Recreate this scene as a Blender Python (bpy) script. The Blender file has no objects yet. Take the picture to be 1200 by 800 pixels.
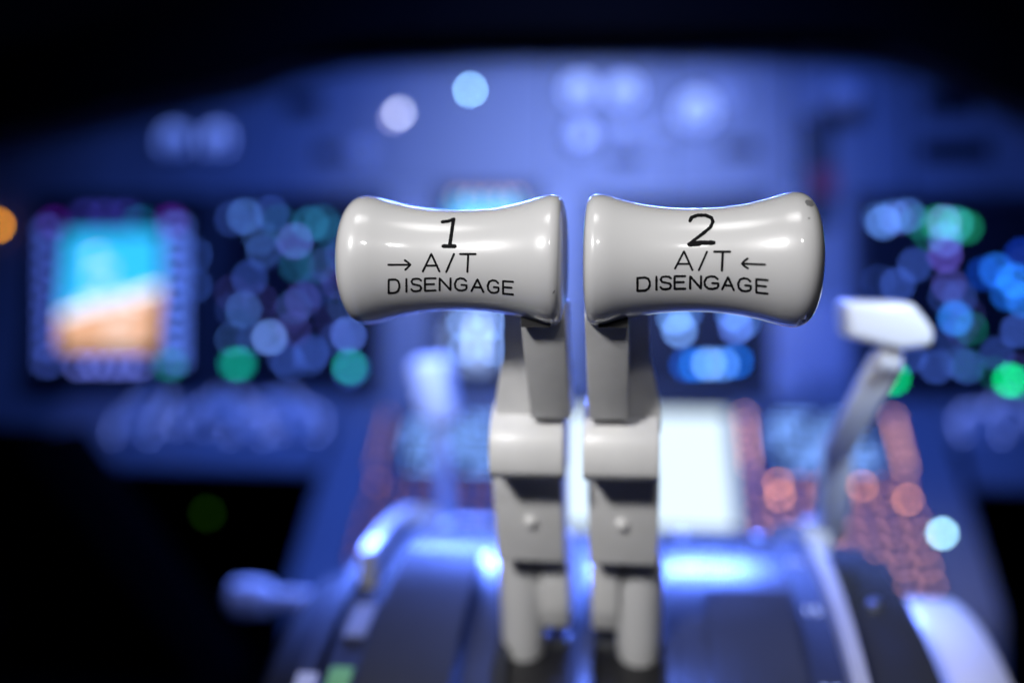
import bpy, bmesh, math, random
from mathutils import Vector, Matrix
random.seed(7)
R = math.radians
scene = bpy.context.scene
COL = scene.collection

# ------------------------------------------------------------------ camera
CAM = Vector((0.018, -0.300, -0.0034))
YAW, PITCH = R(7.06), R(4.0)
FPX = 1200 * 35 / 36
cam_d = bpy.data.cameras.new('camera'); cam_d.lens = 35; cam_d.sensor_width = 36
cam_d.clip_start = 0.01; cam_d.clip_end = 100
cam = bpy.data.objects.new('camera', cam_d); COL.objects.link(cam)
cam.location = CAM; cam.rotation_euler = (R(90) - PITCH, 0, YAW)
cam_d.dof.use_dof = True; cam_d.dof.focus_distance = 0.286; cam_d.dof.aperture_fstop = 2.5
scene.camera = cam
CR = Matrix.Rotation(YAW, 3, 'Z') @ Matrix.Rotation(R(90) - PITCH, 3, 'X')

# ------------------------------------------------------------------ world: a dark cabin at night
w = bpy.data.worlds.new('World'); scene.world = w; w.use_nodes = True
w.node_tree.nodes['Background'].inputs[0].default_value = (0.01, 0.02, 0.09, 1)
w.node_tree.nodes['Background'].inputs[1].default_value = 0.012
scene.view_settings.view_transform = 'Standard'; scene.view_settings.look = 'None'
scene.view_settings.exposure = 0; scene.view_settings.gamma = 1

# ------------------------------------------------------------------ lamps
def aim(o, target):
    o.rotation_euler = (Vector(target) - o.location).to_track_quat('-Z', 'Y').to_euler()
def area(name, loc, target, sx, sy, power, col):
    d = bpy.data.lights.new(name, 'AREA'); d.shape = 'RECTANGLE'; d.size = sx; d.size_y = sy
    d.energy = power; d.color = col
    o = bpy.data.objects.new(name, d); COL.objects.link(o); o.location = loc; aim(o, target); return o
def spot(name, loc, target, ang, blend, power, col, rad=0.05):
    d = bpy.data.lights.new(name, 'SPOT'); d.spot_size = R(ang); d.spot_blend = blend
    d.energy = power; d.color = col; d.shadow_soft_size = rad
    o = bpy.data.objects.new(name, d); COL.objects.link(o); o.location = loc; aim(o, target); return o
BLUE = (0.06, 0.16, 1.0); PALE = (0.56, 0.70, 1.0)
spot('map_lamp', (-0.36, -0.78, 0.48), (0, 0.0, -0.05), 17, 0.6, 33, (1.0, 0.985, 0.975), 0.055)
spot('map_lamp', (0.10, -0.80, 0.48), (0, 0.0, -0.05), 17, 0.6, 4, (1.0, 0.985, 0.975), 0.042)
dome = area('dome_lamp', (-0.06, -0.15, 0.62), (0, 0.0, -0.03), 0.60, 0.46, 0.15, (1.0, 0.985, 0.975)); dome.data.spread = R(26)
spot('blue_flood_lamp', (0.0, 0.06, 0.41), (-0.08, 0.82, -0.12), 88, 1.0, 51, BLUE, 0.06)
spot('pale_flood_lamp', (-0.02, 0.06, 0.41), (-0.05, 0.82, 0.05), 44, 1.0, 23, PALE, 0.06)
# added fill spots that brighten the flap lever and the speed brake lever
spot('lever_fill', (0.32, -0.42, 0.45), (0.155, 0.13, -0.03), 13, 0.7, 44, PALE, 0.03)
spot('lever_fill', (-0.25, -0.30, 0.45), (-0.085, 0.36, -0.07), 8.5, 0.8, 55, PALE, 0.03)
spot('pedestal_fill', (0.0, 0.24, 0.52), (0.0, 0.20, -0.15), 38, 0.6, 12, (0.10, 0.20, 1.0), 0.03)  # added overhead fill that turns the quadrant bluer, not a known fixture
# flood lamps tucked up behind the glareshield lip, shining down and aft on the pedestal
for gx in (-0.30, -0.21, -0.155, -0.045, 0.075, 0.13, 0.30):
    spot('glareshield_lamp', (gx, 0.790, 0.258), (gx * 0.9, 0.25, -0.20), 58, 0.6, 30, (0.10, 0.20, 1.0), 0.016)

# ------------------------------------------------------------------ helpers
def obj(name, bm, mat, parent=None, smooth=False, loc=None):
    me = bpy.data.meshes.new(name); bm.normal_update(); bm.to_mesh(me); bm.free()
    mats = mat if isinstance(mat, (list, tuple)) else [mat]
    for m in mats: me.materials.append(m)
    if smooth:
        for p in me.polygons: p.use_smooth = True
        try: me.set_sharp_from_angle(angle=R(38))
        except Exception: pass
    o = bpy.data.objects.new(name, me); COL.objects.link(o)
    if parent: o.parent = parent
    if loc is not None: o.location = loc
    return o
def share(src, parent, loc, name=None):
    o = src.copy(); COL.objects.link(o); o.parent = parent; o.location = loc
    if name: o.name = name
    return o
def tag(o, label, cat, group=None):
    o['label'] = label; o['category'] = cat
    if group: o['group'] = group
    return o
def thing(name, label, cat, mw=None, group=None):
    o = bpy.data.objects.new(name, None); COL.objects.link(o); o.empty_display_size = 0.01
    if mw is not None: o.matrix_world = mw
    return tag(o, label, cat, group)
def struct(o): o['kind'] = 'structure'; return o

def box(c, s, bev=0.0, seg=2, bm=None, rot=None):
    t = bmesh.new(); bmesh.ops.create_cube(t, size=1)
    for v in t.verts: v.co = Vector((v.co.x * s[0], v.co.y * s[1], v.co.z * s[2]))
    if bev > 0: bmesh.ops.bevel(t, geom=list(t.edges), offset=bev, segments=seg, profile=0.5, affect='EDGES')
    m = Matrix.Translation(Vector(c)) @ (rot.to_4x4() if rot else Matrix.Identity(4))
    bmesh.ops.transform(t, matrix=m, verts=t.verts)
    if bm is None: return t
    me = bpy.data.meshes.new('tmp'); t.to_mesh(me); t.free(); bm.from_mesh(me); bpy.data.meshes.remove(me)
    return bm
def lathe(prof, axis='Z', seg=32, c=(0, 0, 0), bm=None):
    """prof: list of (t along axis, radius)"""
    bm = bm or bmesh.new(); rings = []
    def P(t, r, a):
        u, v = r * math.cos(a), r * math.sin(a)
        q = {'X': (t, u, v), 'Y': (v, t, u), 'Z': (u, v, t)}[axis]
        return Vector(q) + Vector(c)
    for t, r in prof:
        if r < 1e-7: rings.append([bm.verts.new(P(t, 0, 0))])
        else: rings.append([bm.verts.new(P(t, r, 2 * math.pi * k / seg)) for k in range(seg)])
    for A, B in zip(rings, rings[1:]):
        for k in range(seg):
            k2 = (k + 1) % seg
            if len(A) == 1 and len(B) == 1: continue
            if len(A) == 1: bm.faces.new((A[0], B[k2], B[k]))
            elif len(B) == 1: bm.faces.new((A[k], A[k2], B[0]))
            else: bm.faces.new((A[k], A[k2], B[k2], B[k]))
    bmesh.ops.recalc_face_normals(bm, faces=bm.faces)
    return bm
def prism(poly, axis, a, b, bev=0.0, seg=2):
    """poly in the two other axes; extruded along axis from a to b"""
    bm = bmesh.new()
    def P(u, v, t): return {'X': (t, u, v), 'Y': (u, t, v), 'Z': (u, v, t)}[axis]
    A = [bm.verts.new(P(u, v, a)) for u, v in poly]; B = [bm.verts.new(P(u, v, b)) for u, v in poly]
    bm.faces.new(A); bm.faces.new(list(reversed(B)))
    n = len(poly)
    for i in range(n): bm.faces.new((A[i], B[i], B[(i + 1) % n], A[(i + 1) % n]))
    bmesh.ops.recalc_face_normals(bm, faces=bm.faces)
    if bev > 0: bmesh.ops.bevel(bm, geom=list(bm.edges), offset=bev, segments=seg, profile=0.5, affect='EDGES')
    return bm
def tube(pts, rads, seg=14, bm=None, flat=1.0):
    bm = bm or bmesh.new(); pts = [Vector(p) for p in pts]; rings = []
    if not isinstance(rads, (list, tuple)): rads = [rads] * len(pts)
    for i, p in enumerate(pts):
        d = (pts[min(i + 1, len(pts) - 1)] - pts[max(i - 1, 0)]).normalized()
        x = Vector((1, 0, 0)) if abs(d.x) < 0.9 else Vector((0, 1, 0))
        y = d.cross(x).normalized(); x = y.cross(d).normalized()
        rings.append([bm.verts.new(p + rads[i] * (x * math.cos(t) * flat + y * math.sin(t))) for t in [2 * math.pi * k / seg for k in range(seg)]])
    for A, B in zip(rings, rings[1:]):
        for k in range(seg): bm.faces.new((A[k], A[(k + 1) % seg], B[(k + 1) % seg], B[k]))
    bm.faces.new(rings[0]); bm.faces.new(list(reversed(rings[-1])))
    bmesh.ops.recalc_face_normals(bm, faces=bm.faces)
    return bm
def rect(x0, y0, x1, y1, z=0.0, bm=None):
    bm = bm or bmesh.new()
    bm.faces.new([bm.verts.new(p) for p in ((x0, y0, z), (x1, y0, z), (x1, y1, z), (x0, y1, z))]); return bm
def poly(pts, z=0.0):
    bm = bmesh.new(); bm.faces.new([bm.verts.new((p[0], p[1], z)) for p in pts]); return bm
def dot(r, z=0.0, seg=14):
    return poly([(r * math.cos(2 * math.pi * k / seg), r * math.sin(2 * math.pi * k / seg)) for k in range(seg)], z)

# pixel (of the 1200 x 800 photograph) -> direction / position on a known plane
def ray(px, py): return (CR @ Vector(((px - 600) / FPX, -(py - 400) / FPX, -1))).normalized()
class Plane:
    def __init__(s, o, tilt):
        s.o = Vector(o); t = R(tilt)
        s.x = Vector((1, 0, 0)); s.u = Vector((0, math.sin(t), math.cos(t))); s.n = Vector((0, -math.cos(t), math.sin(t)))
    def hit(s, px, py):
        d = ray(px, py); k = (s.o - CAM).dot(s.n) / d.dot(s.n); q = CAM + d * k - s.o
        return q.dot(s.x), q.dot(s.u)
    def frame(s, x, y, z=0.0):
        p = s.o + s.x * x + s.u * y + s.n * z
        m = Matrix((s.x, s.u, s.n)).transposed().to_4x4(); m.translation = p; return m
def at_depth(px, py, Y):
    d = ray(px, py); return CAM + d * ((Y - CAM.y) / d.y)

# ------------------------------------------------------------------ materials
def mat(name, col, rough=0.5, metal=0.0, coat=0.0, coat_rough=0.05, var=0.10, scale=60.0, bump=0.05, ior=1.5, spec=0.5):
    m = bpy.data.materials.new(name); m.use_nodes = True; nt = m.node_tree; b = nt.nodes['Principled BSDF']
    tc = nt.nodes.new('ShaderNodeTexCoord')
    n = nt.nodes.new('ShaderNodeTexNoise'); n.inputs['Scale'].default_value = scale; n.inputs['Detail'].default_value = 6
    nt.links.new(tc.outputs['Object'], n.inputs['Vector'])
    mx = nt.nodes.new('ShaderNodeMix'); mx.data_type = 'RGBA'
    mx.inputs['A'].default_value = (*[c * (1 - var) for c in col], 1); mx.inputs['B'].default_value = (*[min(1, c * (1 + var)) for c in col], 1)
    nt.links.new(n.outputs['Fac'], mx.inputs['Factor']); nt.links.new(mx.outputs['Result'], b.inputs['Base Color'])
    mr = nt.nodes.new('ShaderNodeMapRange'); mr.inputs['To Min'].default_value = max(0.02, rough * 0.85); mr.inputs['To Max'].default_value = min(1, rough * 1.15)
    nt.links.new(n.outputs['Fac'], mr.inputs['Value']); nt.links.new(mr.outputs['Result'], b.inputs['Roughness'])
    b.inputs['Metallic'].default_value = metal; b.inputs['IOR'].default_value = ior; b.inputs['Specular IOR Level'].default_value = spec
    b.inputs['Coat Weight'].default_value = coat; b.inputs['Coat Roughness'].default_value = coat_rough
    if bump:
        n2 = nt.nodes.new('ShaderNodeTexNoise'); n2.inputs['Scale'].default_value = scale * 12; n2.inputs['Detail'].default_value = 2
        nt.links.new(tc.outputs['Object'], n2.inputs['Vector'])
        bp = nt.nodes.new('ShaderNodeBump'); bp.inputs['Strength'].default_value = bump; bp.inputs['Distance'].default_value = 0.0004
        nt.links.new(n2.outputs['Fac'], bp.inputs['Height']); nt.links.new(bp.outputs['Normal'], b.inputs['Normal'])
    return m
_em = {}
def emit(col, s):
    k = (tuple(round(c, 3) for c in col), round(s, 3))
    if k in _em: return _em[k]
    m = bpy.data.materials.new('glow'); m.use_nodes = True; b = m.node_tree.nodes['Principled BSDF']
    b.inputs['Base Color'].default_value = (0.02, 0.02, 0.02, 1); b.inputs['Roughness'].default_value = 0.4
    b.inputs['Emission Color'].default_value = (*col, 1); b.inputs['Emission Strength'].default_value = s
    _em[k] = m; return m
M = {
    'ivory': mat('ivory_enamel', (0.68, 0.68, 0.685), 0.32, coat=0.9, coat_rough=0.06, var=0.045, scale=38, bump=0.03),
    'beige': mat('lever_paint', (0.80, 0.797, 0.79), 0.42, coat=0.15, coat_rough=0.25, var=0.12, scale=90, bump=0.12),
    'chip': mat('bare_metal', (0.22, 0.22, 0.23), 0.5, var=0.25, scale=300, bump=0.3),
    'ink': mat('black_filling', (0.008, 0.008, 0.009), 0.6, var=0.3, scale=500, bump=0.2, spec=0.05),
    'panel': mat('grey_panel_paint', (0.22, 0.225, 0.23), 0.48, var=0.12, scale=12, bump=0.2),
    'quad': mat('quadrant_paint', (0.036, 0.038, 0.044), 0.25, var=0.15, scale=25, bump=0.2, spec=0.4),
    'dark': mat('black_plastic', (0.012, 0.012, 0.014), 0.45, var=0.2, scale=40, bump=0.2),
    'glare': mat('black_leatherette', (0.0025, 0.0025, 0.003), 0.9, var=0.3, scale=30, bump=0.5, spec=0.02),
    'bezel': mat('bezel_black', (0.03, 0.03, 0.034), 0.5, var=0.2, scale=60, bump=0.15),
    'screen': mat('screen_glass', (0.012, 0.012, 0.016), 0.5, var=0.1, scale=20, bump=0.0, spec=0.15),
    'white': mat('white_paint', (0.70, 0.70, 0.70), 0.35, coat=0.3, coat_rough=0.15, var=0.05, scale=40, bump=0.05),
    'knob': mat('grey_knob', (0.42, 0.42, 0.43), 0.4, var=0.1, scale=60, bump=0.1),
    'tyre': mat('wheel_black', (0.006, 0.006, 0.007), 0.6, var=0.2, scale=40, bump=0.1, spec=0.25),
    'red': mat('red_plastic', (0.30, 0.03, 0.05), 0.45, var=0.15, scale=60, bump=0.1),
    'floor': mat('dark_carpet', (0.010, 0.010, 0.011), 0.95, var=0.3, scale=80, bump=0.6),
    'green': mat('green_band', (0.20, 0.50, 0.12), 0.5, var=0.1, scale=60, bump=0.05),
    'steel': mat('worn_steel', (0.55, 0.55, 0.56), 0.35, metal=1.0, var=0.15, scale=90, bump=0.1),
}

nt = M['ivory'].node_tree; b = nt.nodes['Principled BSDF']
tc = nt.nodes.new('ShaderNodeTexCoord'); n1 = nt.nodes.new('ShaderNodeTexNoise'); n1.inputs['Scale'].default_value = 85; n1.inputs['Detail'].default_value = 7; n1.inputs['Distortion'].default_value = 0.8
nt.links.new(tc.outputs['Object'], n1.inputs['Vector'])
mr = nt.nodes.new('ShaderNodeMapRange'); mr.inputs['From Min'].default_value = 0.4; mr.inputs['From Max'].default_value = 0.7; mr.inputs['To Min'].default_value = 0.045; mr.inputs['To Max'].default_value = 0.16
nt.links.new(n1.outputs['Fac'], mr.inputs['Value']); nt.links.new(mr.outputs['Result'], b.inputs['Coat Roughness'])

# ------------------------------------------------------------------ large structure
MAIN = Plane((0, 0.80, 0), 10)
PED = Plane((0, 0.78, -0.140), 52)

po = obj('instrument_panel', box((0.03, 0.030, -0.011), (1.75, 0.43, 0.02), 0.004), M['panel'])
po.matrix_world = MAIN.frame(0, 0); struct(po)
# raised module plates of the upper panel, with dark seams between them
M['module'] = mat('module_paint', (0.185, 0.19, 0.195), 0.5, var=0.15, scale=18, bump=0.2)
for x0, y0, x1, y1 in ((646, 62, 782, 216), (790, 62, 924, 216), (994, 62, 1058, 222), (1066, 78, 1176, 222), (305, 92, 432, 218), (150, 132, 296, 218), (442, 66, 636, 218)):
    (ax, ay), (bx, by) = MAIN.hit(x0, y1), MAIN.hit(x1, y0)
    obj('module_plate', box(((ax + bx) / 2, (ay + by) / 2, 0.0008), (bx - ax, by - ay, 0.0024), 0.0008, 1), M['module'], po)
for x0, y0, x1, y1 in ((638, 60, 644, 218), (783.5, 60, 788.5, 218), (925, 60, 930, 225), (1059, 70, 1065, 225), (434, 70, 440, 220), (298, 100, 303, 220)):
    (ax, ay), (bx, by) = MAIN.hit(x0, y1), MAIN.hit(x1, y0)
    obj('panel_seam', box(((ax + bx) / 2, (ay + by) / 2, -0.0005), (bx - ax, by - ay, 0.002)), M['dark'], po)
# ledges that lean up towards the pilots below the displays, either side of the pedestal
LEDGE = Plane((0, 0.772, -0.135), 45)
for x0, x1 in ((-0.63, -0.312), (0.345, 0.80)):
    lo = obj('panel_ledge', box((0, 0, -0.006), (x1 - x0, 0.096, 0.012), 0.003), M['panel'])
    lo.matrix_world = LEDGE.frame((x0 + x1) / 2, -0.048); struct(lo)
    obj('ledge_lip', lathe([(-(x1 - x0) / 2, 0.0), (-(x1 - x0) / 2, 0.008), ((x1 - x0) / 2, 0.008), ((x1 - x0) / 2, 0.0)], 'X', 20), M['panel'], lo, True, (0, -0.050, -0.007))

gp = [(-250, 235), (-120, 195), (0, 152), (150, 116), (300, 82), (360, 60), (420, 45), (600, 37), (850, 36), (1000, 40), (1060, 52), (1110, 74), (1200, 118), (1350, 190), (1500, 260)]
bm = bmesh.new(); rows = []
for px, py in gp:
    p = at_depth(px, py, 0.76)
    rows.append([bm.verts.new(q) for q in (p + Vector((0, 0.30, 0.035)), p + Vector((0, 0.014, 0.034)), p + Vector((0, 0.008, -0.001)), p + Vector((0, 0.0, 0.010)), p + Vector((0, 0.012, 0.095)), p + Vector((0, 0.45, 0.15)))])
for A, B in zip(rows, rows[1:]):
    for k in range(5): bm.faces.new((A[k], B[k], B[k + 1], A[k + 1]))
bmesh.ops.recalc_face_normals(bm, faces=bm.faces)
struct(obj('glareshield', bm, M['glare'], None, True))

struct(obj('cockpit_floor', box((0, 0.4, -0.95), (3.0, 3.0, 0.02)), M['floor']))
struct(obj('footwell_wall', box((0, 1.25, -0.50), (3.0, 0.02, 0.90)), M['floor']))
a, b_, c, d = at_depth(96, 492, 0.70), at_depth(150, 486, 0.70), at_depth(262, 800, 0.55), at_depth(205, 800, 0.55)
struct(obj('footwell_panel', prism([(a.x, a.z), (b_.x, b_.z), (c.x, c.z), (c.x + 0.02, -0.94), (d.x - 0.02, -0.94), (d.x, d.z)], 'Y', 0.58, 0.62, 0.003), M['glare']))

# pedestal: sloped forward part with the two keypads, and the body under the lever quadrant
ped = obj('pedestal', prism([(0.775, -0.140), (0.575, -0.2963), (0.53, -0.315), (-0.45, -0.335), (-0.45, -0.94), (0.80, -0.94)], 'X', -0.205, 0.225, 0.002), M['panel'])
struct(ped)
fwd = obj('forward_panel', prism([(0.778, -0.1415), (0.578, -0.2978), (0.56, -0.45), (0.60, -0.80), (0.79, -0.80)], 'X', -0.305, 0.335, 0.004), M['panel'], ped)

# ------------------------------------------------------------------ thrust levers
def superarc(x_in, dx, r_edge, n, cnt):
    """cap from the crown (x_in, r_edge) to the tip (x_in+dx, 0)"""
    out = []
    for k in range(1, cnt + 1):
        a = (math.pi / 2) * k / cnt
        out.append((x_in + dx * math.sin(a) ** (2 / n), r_edge * math.cos(a) ** (2 / n) if k < cnt else 0.0))
    return out
def waist(t):  # t 0 at inner bead crown .. 1 at outer crown
    s = (t - 0.5) * 2
    return 0.0152 + 0.0051 * (abs(s) ** 2.15) - 0.0006 * max(0, abs(s) - 0.88) / 0.12
KNOB_X0, KNOB_LEN = 0.0029, 0.0686
def knob_profile():
    pr = [(KNOB_X0, 0.0), (KNOB_X0, 0.0090), (KNOB_X0 + 0.0002, 0.0150), (KNOB_X0 + 0.0005, 0.0166)]
    for k in range(0, 7):                       # small inner bead
        a = math.pi / 2 * k / 6
        pr.append((KNOB_X0 + 0.0007 + 0.0030 * (1 - math.cos(a)), 0.0172 + 0.0024 * math.sin(a)))
    xa, xb = KNOB_X0 + 0.0040, KNOB_X0 + KNOB_LEN - 0.0085
    for k in range(1, 40):
        t = k / 40; pr.append((xa + (xb - xa) * t, waist(t)))
    r1 = waist(1.0)
    pr.append((xb, r1))
    pr += superarc(xb, KNOB_X0 + KNOB_LEN - xb, r1, 2.75, 22)
    return pr
PROF = knob_profile()
def knob_r(x):
    ax = abs(x)
    if ax <= PROF[3][0] or ax >= PROF[-1][0]: return 0.0
    for (x0, r0), (x1, r1) in zip(PROF, PROF[1:]):
        if x0 <= ax <= x1 and x1 > x0: return r0 + (r1 - r0) * (ax - x0) / (x1 - x0)
    return 0.0
KZ = 0.0
def on_knob(px, py, lift=0.00006):
    d = ray(px, py); t = 0.25
    inside = lambda q: math.hypot(q.y, q.z - KZ) < knob_r(q.x)
    while t < 0.33 and not inside(CAM + d * t): t += 0.0004
    lo, hi = t - 0.0004, t
    for _ in range(18):
        mid = (lo + hi) / 2
        if inside(CAM + d * mid): hi = mid
        else: lo = mid
    q = CAM + d * hi
    n = Vector((0, q.y, q.z - KZ)).normalized()
    return q + n * lift
def stroke(bm, pts, wd, jit=0.0):
    """pts in photo pixels; a ribbon of engraved filling laid on the knob's surface"""
    dense = []
    for a, b in zip(pts, pts[1:]):
        L = math.hypot(b[0] - a[0], b[1] - a[1]); n = max(1, int(L / 0.9))
        for k in range(n): dense.append((a[0] + (b[0] - a[0]) * k / n, a[1] + (b[1] - a[1]) * k / n))
    dense.append(pts[-1])
    # round ends
    def ext(p, q, s):
        L = math.hypot(q[0] - p[0], q[1] - p[1]) or 1; return (p[0] + (p[0] - q[0]) / L * s, p[1] + (p[1] - q[1]) / L * s)
    ws = [wd * (1 + random.uniform(-jit, jit)) for _ in dense]
    dense = [ext(dense[0], dense[1], wd * 0.42)] + dense + [ext(dense[-1], dense[-2], wd * 0.42)]
    ws = [wd * 0.55] + ws + [wd * 0.55]
    L, Rr = [], []
    for i, p in enumerate(dense):
        a, b = dense[max(0, i - 1)], dense[min(len(dense) - 1, i + 1)]
        dx, dy = b[0] - a[0], b[1] - a[1]; l = math.hypot(dx, dy) or 1; nx, ny = -dy / l * ws[i] / 2, dx / l * ws[i] / 2
        L.append(bm.verts.new(on_knob(p[0] + nx, p[1] + ny))); Rr.append(bm.verts.new(on_knob(p[0] - nx, p[1] - ny)))
    for i in range(len(dense) - 1):
        bm.faces.new((L[i], L[i + 1], Rr[i + 1], Rr[i]))
def arcpts(cx, cy, rx, ry, a0, a1, n=10):
    return [(cx + rx * math.cos(R(a0 + (a1 - a0) * k / n)), cy + ry * math.sin(R(a0 + (a1 - a0) * k / n))) for k in range(n + 1)]
GLY = {  # unit box, y up
    'D': [[(0, 0), (0, 1), (.62, 1), (.88, .88), (1, .62), (1, .38), (.88, .12), (.62, 0), (0, 0)]],
    'I': [[(.5, 0), (.5, 1)]],
    'S': [[(.98, .84), (.8, .97), (.5, 1), (.15, .97), (.02, .78), (.15, .58), (.5, .51), (.85, .44), (1, .24), (.85, .04), (.5, 0), (.18, .03), (.0, .18)]],
    'E': [[(1, 1), (0, 1), (0, 0), (1, 0)], [(0, .52), (.86, .52)]],
    'N': [[(0, 0), (0, 1), (1, 0), (1, 1)]],
    'G': [[(.95, .80), (.75, .97), (.45, 1), (.15, .88), (0, .55), (.05, .22), (.28, .02), (.6, 0), (.9, .10), (.98, .22), (.98, .46), (.55, .46)]],
    'A': [[(0, 0), (.5, 1), (1, 0)], [(.19, .34), (.81, .34)]],
}
def word(bm, x0z, spans, base, top, wd, jit):
    def interp(tab, u):
        for (a, va), (b, vb) in zip(tab, tab[1:]):
            if u <= b: 
                t = max(0, (u - a) / (b - a)); return va + (vb - va) * t
        return tab[-1][1]
    for ch, (a, b) in zip('DISENGAGE', spans):
        for st in GLY[ch]:
            pts = []
            for gx, gy in st:
                u = a + (b - a) * gx; vb, vt = interp(base, u), interp(top, u)
                pts.append((x0z + u / 4, 200 + (vb + (vt - vb) * gy) / 4))
            stroke(bm, pts, wd, jit)
Z1 = lambda pts: [(380 + u / 4, 200 + v / 4) for u, v in pts]
Z2 = lambda pts: [(670 + u / 4, 200 + v / 4) for u, v in pts]

LEVER_BASE = Vector((0, 0.110, -0.150))
def make_lever(s, label):
    base = Vector((s * 0.017, LEVER_BASE.y, LEVER_BASE.z))
    t = thing('thrust_lever', label, 'thrust lever', Matrix.Translation(base), 'thrust levers on the pedestal')
    def X(bm, name, m, par=t, smooth=True):
        bmesh.ops.translate(bm, vec=-base, verts=bm.verts); return obj(name, bm, m, par, smooth)
    pr = [(s * x, r) for x, r in PROF]
    k = X(lathe(pr, 'X', 96, (0, 0, KZ)), 'knob', M['ivory'])
    def sub(bm, name, m):
        bmesh.ops.translate(bm, vec=-base, verts=bm.verts); return obj(name, bm, m, k, False)
    n = bmesh.new(); l = bmesh.new()
    if s < 0:
        stroke(n, Z1([(553, 241), (580, 238), (608, 227)]), 3.98, .08); stroke(n, Z1([(606, 229), (588, 352)]), 4.33, .08); stroke(n, Z1([(558, 354), (613, 354)]), 4.68, .06)
        stroke(l, Z1([(300, 441), (402, 441)]), 2.46, .05); stroke(l, Z1([(378, 420), (394, 431), (404, 441), (394, 451), (380, 464)]), 2.46, .05)
        stroke(l, Z1([(462, 472), (502, 390), (540, 472)]), 2.57, .05); stroke(l, Z1([(477, 445), (530, 445)]), 2.46, .05)
        stroke(l, Z1([(572, 474), (608, 391)]), 2.57, .05); stroke(l, Z1([(637, 391), (709, 391)]), 2.69, .05); stroke(l, Z1([(675, 392), (671, 474)]), 2.57, .05)
        word(l, 380, [(302, 352), (376, 394), (408, 455), (472, 522), (541, 592), (612, 668), (690, 746), (766, 818), (838, 885)],
             [(298, 574), (400, 566), (500, 561), (600, 559), (700, 564), (830, 575), (890, 580)],
             [(298, 511), (400, 507), (500, 504), (640, 504), (760, 511), (890, 521)], 2.55, .07)
    else:
        stroke(n, Z2([(554, 236), (562, 220), (590, 210), (628, 210), (655, 222), (662, 240), (650, 266), (615, 295), (575, 325), (550, 346)]), 4.09, .12)
        stroke(n, Z2([(550, 346), (590, 338), (665, 338)]), 5.38, .12); stroke(n, Z2([(552, 349), (600, 347)]), 3.74, .1)
        stroke(l, Z2([(484, 459), (526, 378), (566, 466)]), 2.57, .08); stroke(l, Z2([(500, 437), (552, 437)]), 2.46, .06)
        stroke(l, Z2([(596, 466), (634, 380)]), 2.57, .06); stroke(l, Z2([(668, 380), (742, 380)]), 2.92, .06); stroke(l, Z2([(708, 380), (704, 468)]), 3.04, .06)
        stroke(l, Z2([(798, 436), (906, 440)]), 2.69, .06); stroke(l, Z2([(824, 412), (808, 424), (798, 436), (810, 448), (826, 458)]), 2.69, .06)
        word(l, 670, [(308, 366), (388, 406), (416, 466), (482, 532), (555, 606), (622, 688), (705, 760), (780, 840), (865, 918)],
             [(308, 563), (400, 557), (480, 553), (600, 552), (700, 555), (800, 563), (918, 576)],
             [(308, 503), (400, 497), (500, 494), (640, 494), (770, 501), (918, 513)], 2.8, .15)
    sub(n, 'numeral', M['ink']); sub(l, 'lettering', M['ink'])
    # worn paint
    def chip(cx, cy, rx, ry, rot=0):
        b = bmesh.new(); vs = []
        for q in range(18):
            a = 2 * math.pi * q / 18; f = random.uniform(.82, 1.12); ex, ey = rx * f * math.cos(a), ry * f * math.sin(a)
            px = cx + ex * math.cos(rot) - ey * math.sin(rot); py = cy + ex * math.sin(rot) + ey * math.cos(rot)
            vs.append([b.verts.new(on_knob(cx + (px - cx) * f_, cy + (py - cy) * f_, 0.00005)) for f_ in (1.0, 0.8, 0.6, 0.4, 0.2)])
        ce = b.verts.new(on_knob(cx, cy, 0.00006))
        for q in range(18):
            A, B = vs[q], vs[(q + 1) % 18]
            for r_ in range(4): b.faces.new((A[r_], B[r_], B[r_ + 1], A[r_ + 1]))
            b.faces.new((A[4], B[4], ce))
        sub(b, 'paint_chip', M['chip'])
    if s > 0:
        chip(948.5, 238.5, 6.0, 3.6, 0.5); chip(948, 256, 1.2, 1.2); chip(942, 376, 2.6, 1.6, -0.7)
    else:
        chip(649, 342, 0.7, 2.6, 0.6)
    # arm directly under the knob; the lever leans forward on its way down
    a_, b2 = sorted((s * 0.0030, s * 0.0163))
    X(prism([(-0.0045, -0.0125), (-0.0045, -0.0150), (-0.0040, -0.0172), (0.0270, -0.0520), (0.050, -0.052), (0.022, -0.0125)], 'X', a_, b2, 0.0007, 2), 'arm', M['beige'])
    # slot under the knob; its shadow gap is put in as a black box
    xs = sorted((s * 0.0072, s * 0.0158)); X(box(((xs[0] + xs[1]) / 2, -0.0042, -0.0182), (xs[1] - xs[0], 0.0016, 0.0034)), 'slot', M['dark'], t, False)
    # outer web behind the arm
    prof = [(s * 0.0150, -0.008), (s * 0.0232, -0.008), (s * 0.0240, -0.030), (s * 0.0280, -0.0485), (s * 0.0280, -0.058), (s * 0.0150, -0.058)]
    w_ = prism(prof, 'Y', 0.0, 0.014, 0.0008, 2)
    for v in w_.verts: v.co.y += 0.016 + max(0, -0.012 - v.co.z) * 0.45
    for v in w_.verts: v.co.x -= 0.0012
    X(w_, 'side_web', M['beige'])
    # broad rounded collar
    pf = [(0.062, -0.0475)]
    for q in range(15):
        a = R(92 + 112 * q / 14); pf.append((0.0450 + 0.0175 * math.cos(a), -0.0645 + 0.0165 * math.sin(a)))
    pf += [(0.0320, -0.0735), (0.062, -0.0742)]
    c0, c1 = sorted((s * 0.0033, s * 0.0284)); c0 -= 0.0022; c1 -= 0.0022
    X(prism(pf, 'X', c0, c1, 0.0008, 2), 'collar', M['beige'])
    # clevis block with its pin
    c0, c1 = sorted((s * 0.0046, s * 0.0296)); c0 -= 0.0027; c1 -= 0.0027
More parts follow.
